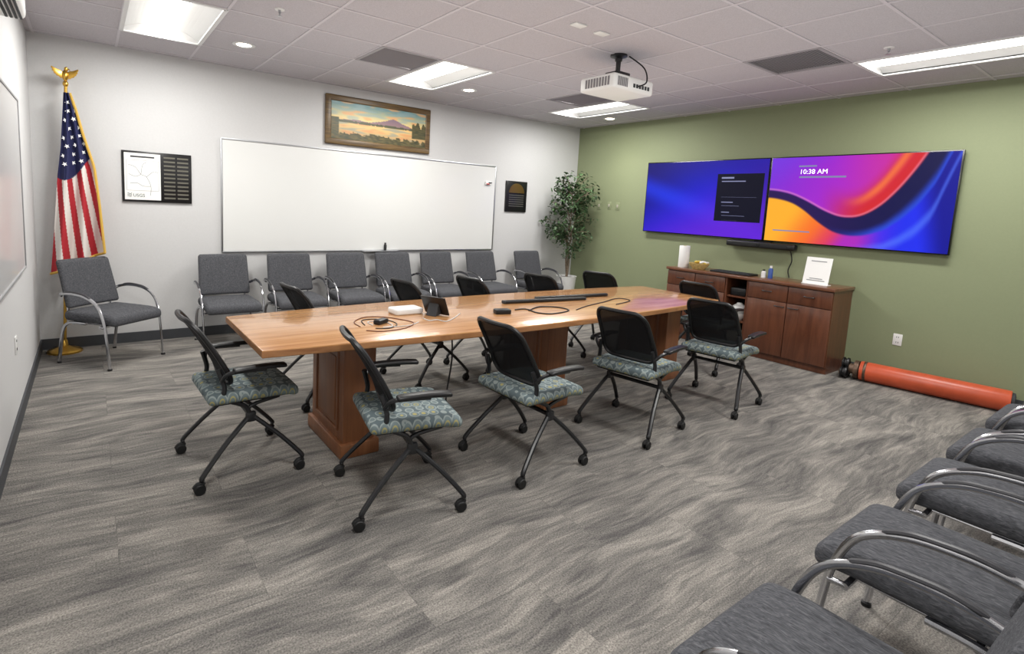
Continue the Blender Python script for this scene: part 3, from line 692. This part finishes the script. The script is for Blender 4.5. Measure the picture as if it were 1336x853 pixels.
# ------------------------------------------------------------------ rolling chairs
def back_curve(h):    # x of the back surface at height h
    q = (h-.5)/.38; return -.10-.15*q-.06*q*q
def make_task_chair():
    t = thing('rolling_chair', '', 'chair', (0, 0, 0), 'black rolling chairs at the table')
    def sf(v):
        x, y, z = v
        return (x, y, z-.018*max(0, (x-.1)/.14)**2*1.2 + .008*math.cos(y*6)*(1 if z > 0 else 0))
    MB().box((.02, 0, .462), (.47, .47, .06), .028, 4, cuts=(7, 5, 0), fn=sf).build('seat', MT['seat'], t)
    MB().box((.015, 0, .428), (.40, .40, .016), .006).build('seat_pan', MT['black'], t)
    o2 = rrect(.40, .34, .07, 6)
    def bf(p): # (thickness, y, h)
        return (back_curve(p[2])+p[0]+.55*p[1]*p[1]-.0, p[1]*(1-.12*((p[2]-.5)/.38)), p[2])
    cuts = [((0, y, 0), (0, 1, 0)) for y in (-.15, -.1, -.05, 0, .05, .1, .15)]+[((0, 0, z), (0, 0, 1)) for z in (.57, .62, .67, .72, .77, .82)]
    MB().prism([(0, a, .70+b) for a, b in o2], (.007, 0, 0), 0, cuts=cuts, fn=bf).build('back_mesh', MT['see_mesh'], t)
    o3 = rrect(.415, .355, .075, 6)
    ringp = []
    for k, (a, b) in enumerate(o3):
        ringp.append((0, a, .70+b)); a2, b2 = o3[(k+1) % len(o3)]
        if math.hypot(a2-a, b2-b) > .1:
            for q in (.2, .4, .6, .8): ringp.append((0, a+(a2-a)*q, .70+b+(b2-b)*q))
    MB().tube([bf((.003, p[1], p[2])) for p in ringp], .0135, 8, closed=True).build('back_frame', MT['black'], t)
    fr = MB()
    for sg in (-1, 1):
        fr.tube([(.0, sg*.2, .33), (-.03, sg*.205, .4), (-.13, sg*.215, .46), (-.135, sg*.213, .53), (-.16, sg*.2, .62)], .013, 8, 5)
        fr.tube([(.16, sg*.17, .415), (.0, sg*.19, .39), (.0, sg*.2, .33)], .011, 8, 4)
        fr.box((0, sg*.2, .335), (.055, .03, .06), .012)
    fr.cyl((0, -.2, .34), (0, .2, .34), .013).cyl((-.12, -.21, .44), (-.12, .21, .44), .012)
    fr.build('seat_frame', MT['black_metal'], t)
    for sg in (-1, 1):
        a = MB().tube([(-.145, sg*.215, .56), (-.13, sg*.25, .6), (-.08, sg*.27, .615), (.06, sg*.272, .612)], .011, 8, 4)
        ar = a.build('armrest', MT['black_metal'], t)
        MB().box((.03, sg*.272, .628), (.27, .055, .024), .011, 3, cuts=(4, 0, 0), fn=lambda v: (v.x, v.y, v.z-.35*v.x*v.x)).build('arm_pad', MT['black'], ar)
    for sx in (-1, 1):
        for sg in (-1, 1):
            ex, ey = sx*.255, sg*.27
            lg = MB().tube([(.0+sx*.012, sg*.2, .335), (ex*.55, sg*.235, .215), (ex*.97, ey, .095), (ex, ey, .07)], .0125, 8, 5, flat=1.2).build('leg', MT['black_metal'], t)
            cs = MB()
            for k in (-1, 1): cs.lathe([(.004, 0), (.024, .001), (.028, .006), (.028, .014), (.022, .018), (.004, .018)], (ex-.012, ey+k*.012-.009, .028), 16, (0, 1, 0))
            cs.lathe([(.009, .03), (.009, .075)], (ex, ey, 0), 10)
            cs.tube([(ex-.038, ey, .036), (ex-.026, ey, .052), (ex-.008, ey, .058), (ex+.01, ey, .048)], .011, 6, 3)
            cs.build('caster', MT['rubber'], lg)
    return t
tc_ = make_task_chair()
near = [(1.074, 3.507, 2, 'black rolling chair at the left end of the table, facing the screens'),
        (1.694, 2.735, -12, 'near side rolling chair closest to the left end of the table, second from left'),
        (2.54, 2.715, 2, 'near side rolling chair in the middle of the table front edge, third from left'),
        (3.545, 2.70, 9, 'near side rolling chair between the middle one and the one by the sideboard'),
        (4.6, 2.68, 8, 'near side rolling chair at the right front corner of table, before the sideboard'),
        (1.86, 4.34, 6, 'far side rolling chair nearest the flag, only its dark back above the table'),
        (2.78, 4.34, 6, 'far side rolling chair second from the flag, in front of the marker tray'),
        (3.45, 4.34, 8, 'far side rolling chair in the middle, behind the tablet on the table'),
        (4.27, 4.34, 12, 'far side rolling chair fourth from the flag, behind the black bars on table'),
        (5.10, 4.32, 14, 'far side rolling chair nearest the corner plant, beyond the table'),
        (5.52, 3.36, 4, 'black rolling chair beyond the right end of table, facing the sideboard')]
for k, (x, y, a, lab) in enumerate(near): place(tc_, k == 0, x, y, a, lab)
# ------------------------------------------------------------------ guest chairs
def make_guest():
    t = thing('guest_chair', '', 'chair', (0, 0, 0), 'grey upholstered guest chairs')
    def sf(v):
        x, y, z = v
        return (x, y, z+(.012*(1-(y/.26)**2)*(1-(x/.28)**2) if z > 0 else 0)-.02*max(0, (x-.14)/.13)**2)
    MB().box((.045, 0, .42), (.54, .51, .088), .036, 4, cuts=(7, 5, 0), fn=sf).build('seat', MT['guest'], t)
    def bf(v):
        x, y, z = v; q = (z+.2)/.4
        return (x-.205-.10*q-.01*q*q+.35*y*y, y*(1-.04*q), z)
    MB().box((0, 0, .685), (.062, .49, .41), .028, 4, cuts=(0, 7, 6), fn=bf).build('backrest', MT['guest'], t)
    for sg in (-1, 1):
        Y = sg*.285
        af = MB().tube([(-.235, sg*.25, .59), (-.2, Y, .612), (-.09, Y+sg*.005, .628), (.06, Y+sg*.005, .612), (.175, Y, .55), (.232, Y-sg*.004, .44), (.258, Y-sg*.008, .3), (.285, Y-sg*.01, .012)], .0135, 10, 6, flat=.65).build('arm_frame', MT['chrome'], t)
        MB().tube([(-.17, Y+sg*.002, .628), (-.09, Y+sg*.005, .64), (-.0, Y+sg*.005, .634), (.06, Y+sg*.005, .624), (.12, Y+sg*.003, .598)], [.005]+[.009]*15+[.005], 8, 4, flat=1.1).build('arm_pad', MT['arm_pad'], af)
        lg = MB().tube([(.0, sg*.235, .365), (-.16, sg*.25, .36), (-.225, sg*.262, .28), (-.27, sg*.265, .012)], .0135, 8, 6).build('leg', MT['chrome'], t)
        MB().lathe([(.016, 0), (.016, .014)], (-.27, sg*.265, 0), 10).build('foot', MT['rubber'], lg)
    fr = MB().cyl((-.12, -.25, .362), (-.12, .25, .362), .012).cyl((.2, -.28, .36), (.2, .28, .36), .012)
    for sg in (-1, 1): fr.tube([(.2, sg*.2, .366), (-.16, sg*.2, .37), (-.225, sg*.2, .42), (-.235, sg*.2, .55)], .011, 8, 4).cyl((.2, sg*.27, .36), (.25, sg*.28, .36), .011)
    fr.build('under_frame', MT['chrome'], t)
    for sg in (-1, 1): MB().lathe([(.018, 0), (.018, .014)], (.285, sg*.275, 0), 10).build('foot', MT['rubber'], t)
    return t
gc = make_guest()
gl = [(.53, 6.07, -50, 'grey guest chair turned in the corner in front of the flag'),
      (1.53, 6.2, -90, 'grey guest chair at the left end of the row under the whiteboard'),
      (2.21, 6.2, -90, 'grey guest chair second from the left under the whiteboard'),
      (2.88, 6.2, -90, 'grey guest chair third from the left under whiteboard, left of the marker tray'),
      (3.50, 6.2, -90, 'grey guest chair directly under the marker tray of the whiteboard'),
      (4.14, 6.2, -90, 'grey guest chair just right of the one under the marker tray'),
      (4.87, 6.2, -90, 'grey guest chair at the right edge of the whiteboard, second from the plant'),
      (5.74, 6.2, -90, 'grey guest chair nearest the corner plant at the right end of the back row')]
rx = [S(x, 1)[0] for x in (1.71, 2.49, 3.22, 3.88, 4.59)]
rl = ['grey guest chair nearest the camera in the lower right corner', 'grey guest chair second nearest the camera along the right edge', 'grey guest chair in the middle of the right foreground row', 'grey guest chair fourth from the camera along the right edge', 'grey guest chair farthest from the camera in the right row, near the orange tube']
for x, lab in zip(rx, rl): gl.append((x, .725, 90, lab))
for k, (x, y, a, lab) in enumerate(gl): place(gc, k == 0, x, y, a, lab)
# ------------------------------------------------------------------ sideboard
SX, SZ = 6.37, .885
yA, yB2, yC, yD = 4.45, 3.676, 3.408, 2.55
def handle(mb, x, y, z): return mb.tube([(x, y-.045, z), (x-.025, y-.04, z), (x-.025, y+.04, z), (x, y+.045, z)], .0055, 6, 3)
def cabinet(label, ya, yb, ncol):
    t = thing('sideboard_cabinet', label, 'cabinet', (SX+.24, (ya+yb)/2, 0), 'sideboard cabinets')
    w = ya-yb; yc = (ya+yb)/2
    MB().box((SX+.245, yc, .46), (.45, w, .78)).box((SX+.255, yc, .035), (.42, w-.002, .07)).build('body', MT['cab'], t, smooth=False)
    for k in range(ncol):
        cw = w/ncol; y = ya-cw*(k+.5)
        d = MB().box((SX+.011, y, .755), (.02, cw-.008, .17), .003).build('drawer', MT['cab'], t)
        handle(MB(), SX+.001, y, .765).build('handle', MT['black_metal'], d)
        d = MB().box((SX+.011, y, .37), (.02, cw-.008, .585), .003).build('door', MT['cab'], t)
        hy = y+(cw/2-.07)*(1 if k % 2 else -1)
        handle(MB(), SX+.001, hy, .62).build('handle', MT['black_metal'], d)
    return t
cabinet('dark cherry sideboard cabinet left of the open shelves, below the paper roll', yA, yB2+.001, 2)
cabinet('dark cherry sideboard cabinet right of the open shelves, below the white sign', yC-.001, yD, 2)
t = thing('open_shelf_unit', 'open shelf section in the middle of the dark sideboard', 'shelf unit', (SX+.24, (yB2+yC)/2, 0))
m_ = MB(); yc = (yB2+yC)/2; w = yB2-yC
for yy in (yB2-.009, yC+.009): m_.box((SX+.235, yy, .43), (.45, .018, .84))
m_.box((SX+.455, yc, .43), (.012, w-.04, .84)); m_.box((SX+.25, yc, .035), (.42, w-.037, .07))
m_.build('body', MT['cab'], t, smooth=False)
for z in (.085, .36, .64): MB().box((SX+.235, yc, z), (.42, w-.037, .018)).build('shelf', MT['cab'], t, smooth=False)
tag(MB().box((SX+.23, (yA+yD)/2, SZ-.0175), (.5, yA-yD+.03, .033), .005).build('worktop', MT['cab_top'], None, (SX+.23, (yA+yD)/2, SZ-.034)), 'long dark cherry worktop running across the whole sideboard', 'worktop')
# things on the open shelves
def bowl(mb, c, r, h): return mb.lathe([(r*.5, 0), (r*.55, .004), (r*.9, h*.6), (r, h), (r*.95, h), (r*.84, h*.6), (.001, h*.15)], c, 20)
c0 = Vector((SX+.12, yc, .369))
tag(bowl(MB(), c0, .095, .08).build('white_bowl', MT['white_pl'], None, c0), 'white bowl on the middle open shelf, under the white pot', 'bowl', 'white dishes on open shelf')
c1 = c0+Vector((0, 0, .08)); tag(MB().lathe([(.05, 0), (.08, .035), (.075, .075), (.035, .1), (.03, .115), (.001, .12)], c1, 20).tube([c1+Vector((-.06, .03, .03)), c1+Vector((-.09, .06, .05)), c1+Vector((-.1, .075, .08))], [.014, .012, .012, .01, .01, .009, .008, .008, .007], 8, 4).build('white_teapot', MT['white_pl'], None, c1), 'round white pot stacked on the bowl in the open shelf', 'pot', 'white dishes on open shelf')
c0 = Vector((SX+.14, yc, .094)); tag(MB().box(c0+Vector((0, 0, .07)), (.2, .17, .14), .02).build('grey_box', MT['sand'], None, c0), 'grey box on the lowest open shelf of the sideboard', 'box')
c0 = Vector((SX+.16, yc, .649)); tag(MB().box(c0+Vector((0, 0, .045)), (.22, .18, .09), .012).build('black_device', MT['black'], None, c0), 'black device on the top open shelf of the sideboard', 'device')
# things on the sideboard top
SZ -= .001
c0 = Vector((SX+.13, onx(892, 340, SX+.13).y, SZ))
t = thing('paper_towel_roll', 'upright white paper towel roll on the left of the sideboard', 'paper roll', c0)
MB().lathe([(.02, 0), (.062, .001), (.064, .006), (.064, .268), (.062, .272), (.021, .272), (.02, .2)], c0, 28).build('paper', MT['paper'], t)
MB().lathe([(.019, .001), (.0195, .274), (.017, .274), (.0165, .01)], c0, 16).build('core', MT['tan'], t)
q = onx(912, 345, SX+.14); c0 = Vector((SX+.14, q.y, SZ))
t = thing('snack_basket', 'tan basket of wrapped snack packets beside the paper roll', 'basket', c0)
MB().lathe([(.07, 0), (.11, .05), (.12, .075), (.112, .075), (.1, .05), (.001, .012)], c0, 24).build('basket', MT['tan'], t)
random.seed(5)
for k in range(7):
    pz = c0+Vector((random.uniform(-.06, .06), random.uniform(-.06, .06), .075+random.uniform(0, .02)))
    o = MB().box(pz, (.07, .05, .02), .009, 3, rot=Matrix.Rotation(random.uniform(0, 3), 3, 'Z') @ Matrix.Rotation(random.uniform(-.5, .5), 3, 'X')).build('snack_packet', MT['paper'] if k % 3 else MT['yellow'], None, pz)
    tag(o, 'small wrapped snack packet lying in the tan basket on the sideboard', 'snack', 'snack packets in the basket')
a, b = onx(932, 352, SX+.17), onx(984, 356, SX+.17); yc2 = (a.y+b.y)/2; w = abs(a.y-b.y)
t = thing('black_tray', 'low black control tray lying on the middle of the sideboard', 'tray', (SX+.17, yc2, SZ))
MB().box((SX+.17, yc2, SZ+.011), (.2, w, .022), .006).build('tray', MT['black'], t)
k_ = MB()
for i in range(10):
    for j in range(4): k_.box((SX+.1+j*.038, yc2-w*.4+i*w*.8/9, SZ+.0235), (.026, w*.06, .005))
k_.build('keys', MT['ink'], t, smooth=False)
for (px, h, r, mm_, lab) in ((997, .09, .024, 'white_pl', 'short white bottle on sideboard, left of the blue one'), (1006, .14, .024, 'blue', 'taller blue bottle on the sideboard beside the short white one')):
    q = onx(px, 350, SX+.2); c0 = Vector((SX+.2, q.y, SZ))
    t = thing('small_bottle', lab, 'bottle', c0, 'small bottles on the sideboard')
    MB().lathe([(r, 0), (r, h*.7), (r*.5, h*.82)], c0, 16).build('bottle_body', MT[mm_], t)
    MB().lathe([(r*.55, h*.82), (r*.55, h), (.001, h+.001)], c0, 12).build('cap', MT['white_pl'] if mm_ == 'blue' else MT['black'], t)
a, b = onx(1050, 352, SX+.2), onx(1084, 352, SX+.2); yc2 = (a.y+b.y)/2; w = abs(a.y-b.y)
t = thing('sign_holder', 'white printed sign in a clear stand at the right end of sideboard', 'sign', (SX+.2, yc2, SZ))
rt = Matrix.Rotation(R(12), 3, 'Y')
MB().box((SX+.2, yc2, SZ+.145), (.004, w, .28), 0, rot=rt).build('sheet', MT['paper'], t, smooth=False)
MB().box((SX+.2, yc2, SZ+.0035), (.11, w, .007), .002).build('stand', MT['white_pl'], t)
for dz, ww in ((.1, .6), (-.085, .5), (-.105, .7)):
    MB().box(Vector((SX+.2, yc2, SZ+.145))+rt @ Vector((-.0035, 0, dz)), (.001, w*ww, .008), rot=rt).build('text_line', MT['greytext'], t, smooth=False)
# ------------------------------------------------------------------ orange tube on the floor
TR = .094
A = Vector((6.56, 2.30, TR+.004)); B = Vector((6.715, 1.24, TR+.004)); D = (B-A).normalized()
t = thing('orange_tube', 'long orange tube with grimy metal end fittings lying along the green wall', 'tube', ((A.x+B.x)/2, (A.y+B.y)/2, 0))
L = (B-A).length
MB().lathe([(TR-.015, 0), (TR-.002, .002), (TR, .012), (TR, L-.012), (TR-.002, L-.002), (TR-.015, L)], A, 28, D).build('tube', MT['orange'], t)
MB().lathe([(.06, 0), (.078, .003), (.078, .025), (.05, .03), (.001, .028)], B-D*.004, 24, D).build('end_plug', MT['ink'], t)
MB().lathe([(TR+.001, 0), (TR+.004, .004), (TR+.004, .02), (TR+.001, .024)], A+D*.03, 28, D).build('clamp_band', MT['grimy'], t)
e = MB()
e.lathe([(.06, 0), (.09, .003), (.09, .04), (.06, .043)], A-D*.05, 24, D).lathe([(.05, 0), (.05, .1)], A-D*.09, 16, D)
e.build('end_fitting', MT['grimy'], t)
for s_, zz in ((-.058, .062), (.058, .062), (0, .142)):
    sd = Vector((-D.y, D.x, 0))
    q = A-D*.155+sd*s_; q.z = zz
    MB().lathe([(.03, 0), (.054, .004), (.058, .02), (.046, .024), (.046, .04), (.058, .044), (.054, .06), (.02, .07)], q, 18, D).build('valve', MT['black'], t)
    MB().lathe([(.001, -.006), (.028, -.005), (.036, .004)], q-D*.002, 14, D).build('valve_cap', MT['grimy'], t)
# ------------------------------------------------------------------ things on the table
def tcable(name, pts, m, lab, r=.004, closed=False):
    P = [onz(px, py, TH+r) for px, py in pts]
    tag(MB().tube(P, r, 6, 8, closed).build(name, m, None, (P[0].x, P[0].y, TH)), lab, 'cable')
tcable('cable', [(470, 426), (462, 420), (474, 414), (496, 413), (520, 416), (540, 421), (528, 428), (500, 432), (478, 431)], MT['cable_brown'], 'brown cable coiled on the left part of the table', .003)
tcable('cable', [(476, 424), (472, 418), (488, 416), (508, 418), (518, 423), (508, 428), (490, 428)], MT['cable_black'], 'thin black cord looped inside the brown coil on the table', .003)
tcable('cable', [(486, 424), (480, 420), (494, 418.5), (506, 421), (512, 425), (500, 427), (522, 425.5), (536, 424), (546, 420)], MT['cable_white'], 'pale cord trailing out of the cable coil on the table', .003)
tcable('cable', [(552, 415), (560, 418), (570, 417), (582, 419), (592, 415), (600, 409)], MT['cable_white'], 'pale cable lying in front of the tablet on the table', .0035)
tcable('cable', [(690, 405), (704, 400), (730, 401), (742, 405), (722, 409), (702, 408), (686, 403), (672, 404)], MT['cable_black'], 'black cable tangle beside the black bars on table', .005)
tcable('cable', [(752, 404), (766, 399), (787, 394), (806, 389), (822, 392), (804, 397)], MT['cable_black'], 'black cable curling toward the right end of the table', .004)
q = onz(497, 422, TH); tag(MB().box((q.x, q.y, TH+.015), (.1, .05, .03), .008, rot=Matrix.Rotation(.5, 3, 'Z')).build('power_adapter', MT['black'], None, (q.x, q.y, TH)), 'black power adapter lying in the brown cable coil', 'adapter', 'power adapters on the table')
q = onz(655, 409, TH); tag(MB().box((q.x, q.y, TH+.017), (.12, .07, .034), .008, rot=Matrix.Rotation(-.3, 3, 'Z')).build('power_adapter', MT['black'], None, (q.x, q.y, TH)), 'black power adapter in front of the long black bars', 'adapter', 'power adapters on the table')
q = onz(529, 408, TH); tag(MB().prism([(q.x+a, q.y+b, TH) for a, b in rrect(.22, .15, .03)], (0, 0, .04), .012, 3).build('white_device', MT['white_pl'], None, (q.x, q.y, TH)), 'white plastic device on the table left of the tablet', 'device')
q = onz(567, 411, TH)
t = thing('tablet', 'dark touch tablet on an angled stand on the table', 'tablet', (q.x, q.y, TH))
rt = Matrix.Rotation(R(25), 3, 'Z') @ Matrix.Rotation(R(-28), 3, 'Y')
cc = Vector((q.x, q.y, TH+.07))
MB().box(cc, (.012, .2, .145), .005, rot=rt).build('tablet_body', MT['black'], t)
MB().box(cc+rt @ Vector((.0062, 0, 0)), (.002, .184, .128), 0, rot=rt).build('tablet_screen', mat('tablet_glass', (60, 72, 92), .12), t, smooth=False)
MB().prism([cc+rt @ Vector(v) for v in ((-.006, -.04, .02), (-.006, -.04, -.066), (-.075, -.04, -.037))], rt @ Vector((0, .08, 0)), .003).build('stand', MT['ink'], t)
for (xa, ya, xb, yb, lab) in ((657, 396, 762, 391, 'long black bar lying on the table, nearer of the pair'), (700, 391, 790, 386, 'long black bar lying on the table, farther of the pair')):
    P, Q = onz(xa, ya, TH), onz(xb, yb, TH); md = (P+Q)/2; an = math.atan2(Q.y-P.y, Q.x-P.x)
    t = thing('black_bar', lab, 'bar', (md.x, md.y, TH), 'black bars on the table')
    MB().box((md.x, md.y, TH+.013), ((Q-P).length, .045, .026), .01, 3, rot=Matrix.Rotation(an, 3, 'Z')).build('bar', MT['black'], t)
    for PP in (P, Q): MB().box((PP.x, PP.y, TH+.0135), (.02, .049, .027), .01, 3, rot=Matrix.Rotation(an, 3, 'Z')).build('end_cap', MT['ink'], t)
# cable drop below the table
pts = [(2.35, 3.3, TH-.045), (2.36, 3.29, .5), (2.3, 3.25, .2), (2.42, 3.3, .006), (2.7, 3.35, .006)]
tag(MB().tube(pts, .006, 6, 8).build('cable', MT['cable_black'], None, (2.4, 3.3, 0)), 'thin black cable dropping from under the table to carpet', 'cable')
w = bpy.data.worlds.new('world'); scene.world = w; w.use_nodes = True
w.node_tree.nodes['Background'].inputs['Color'].default_value = (.5, .5, .5, 1); w.node_tree.nodes['Background'].inputs['Strength'].default_value = .3
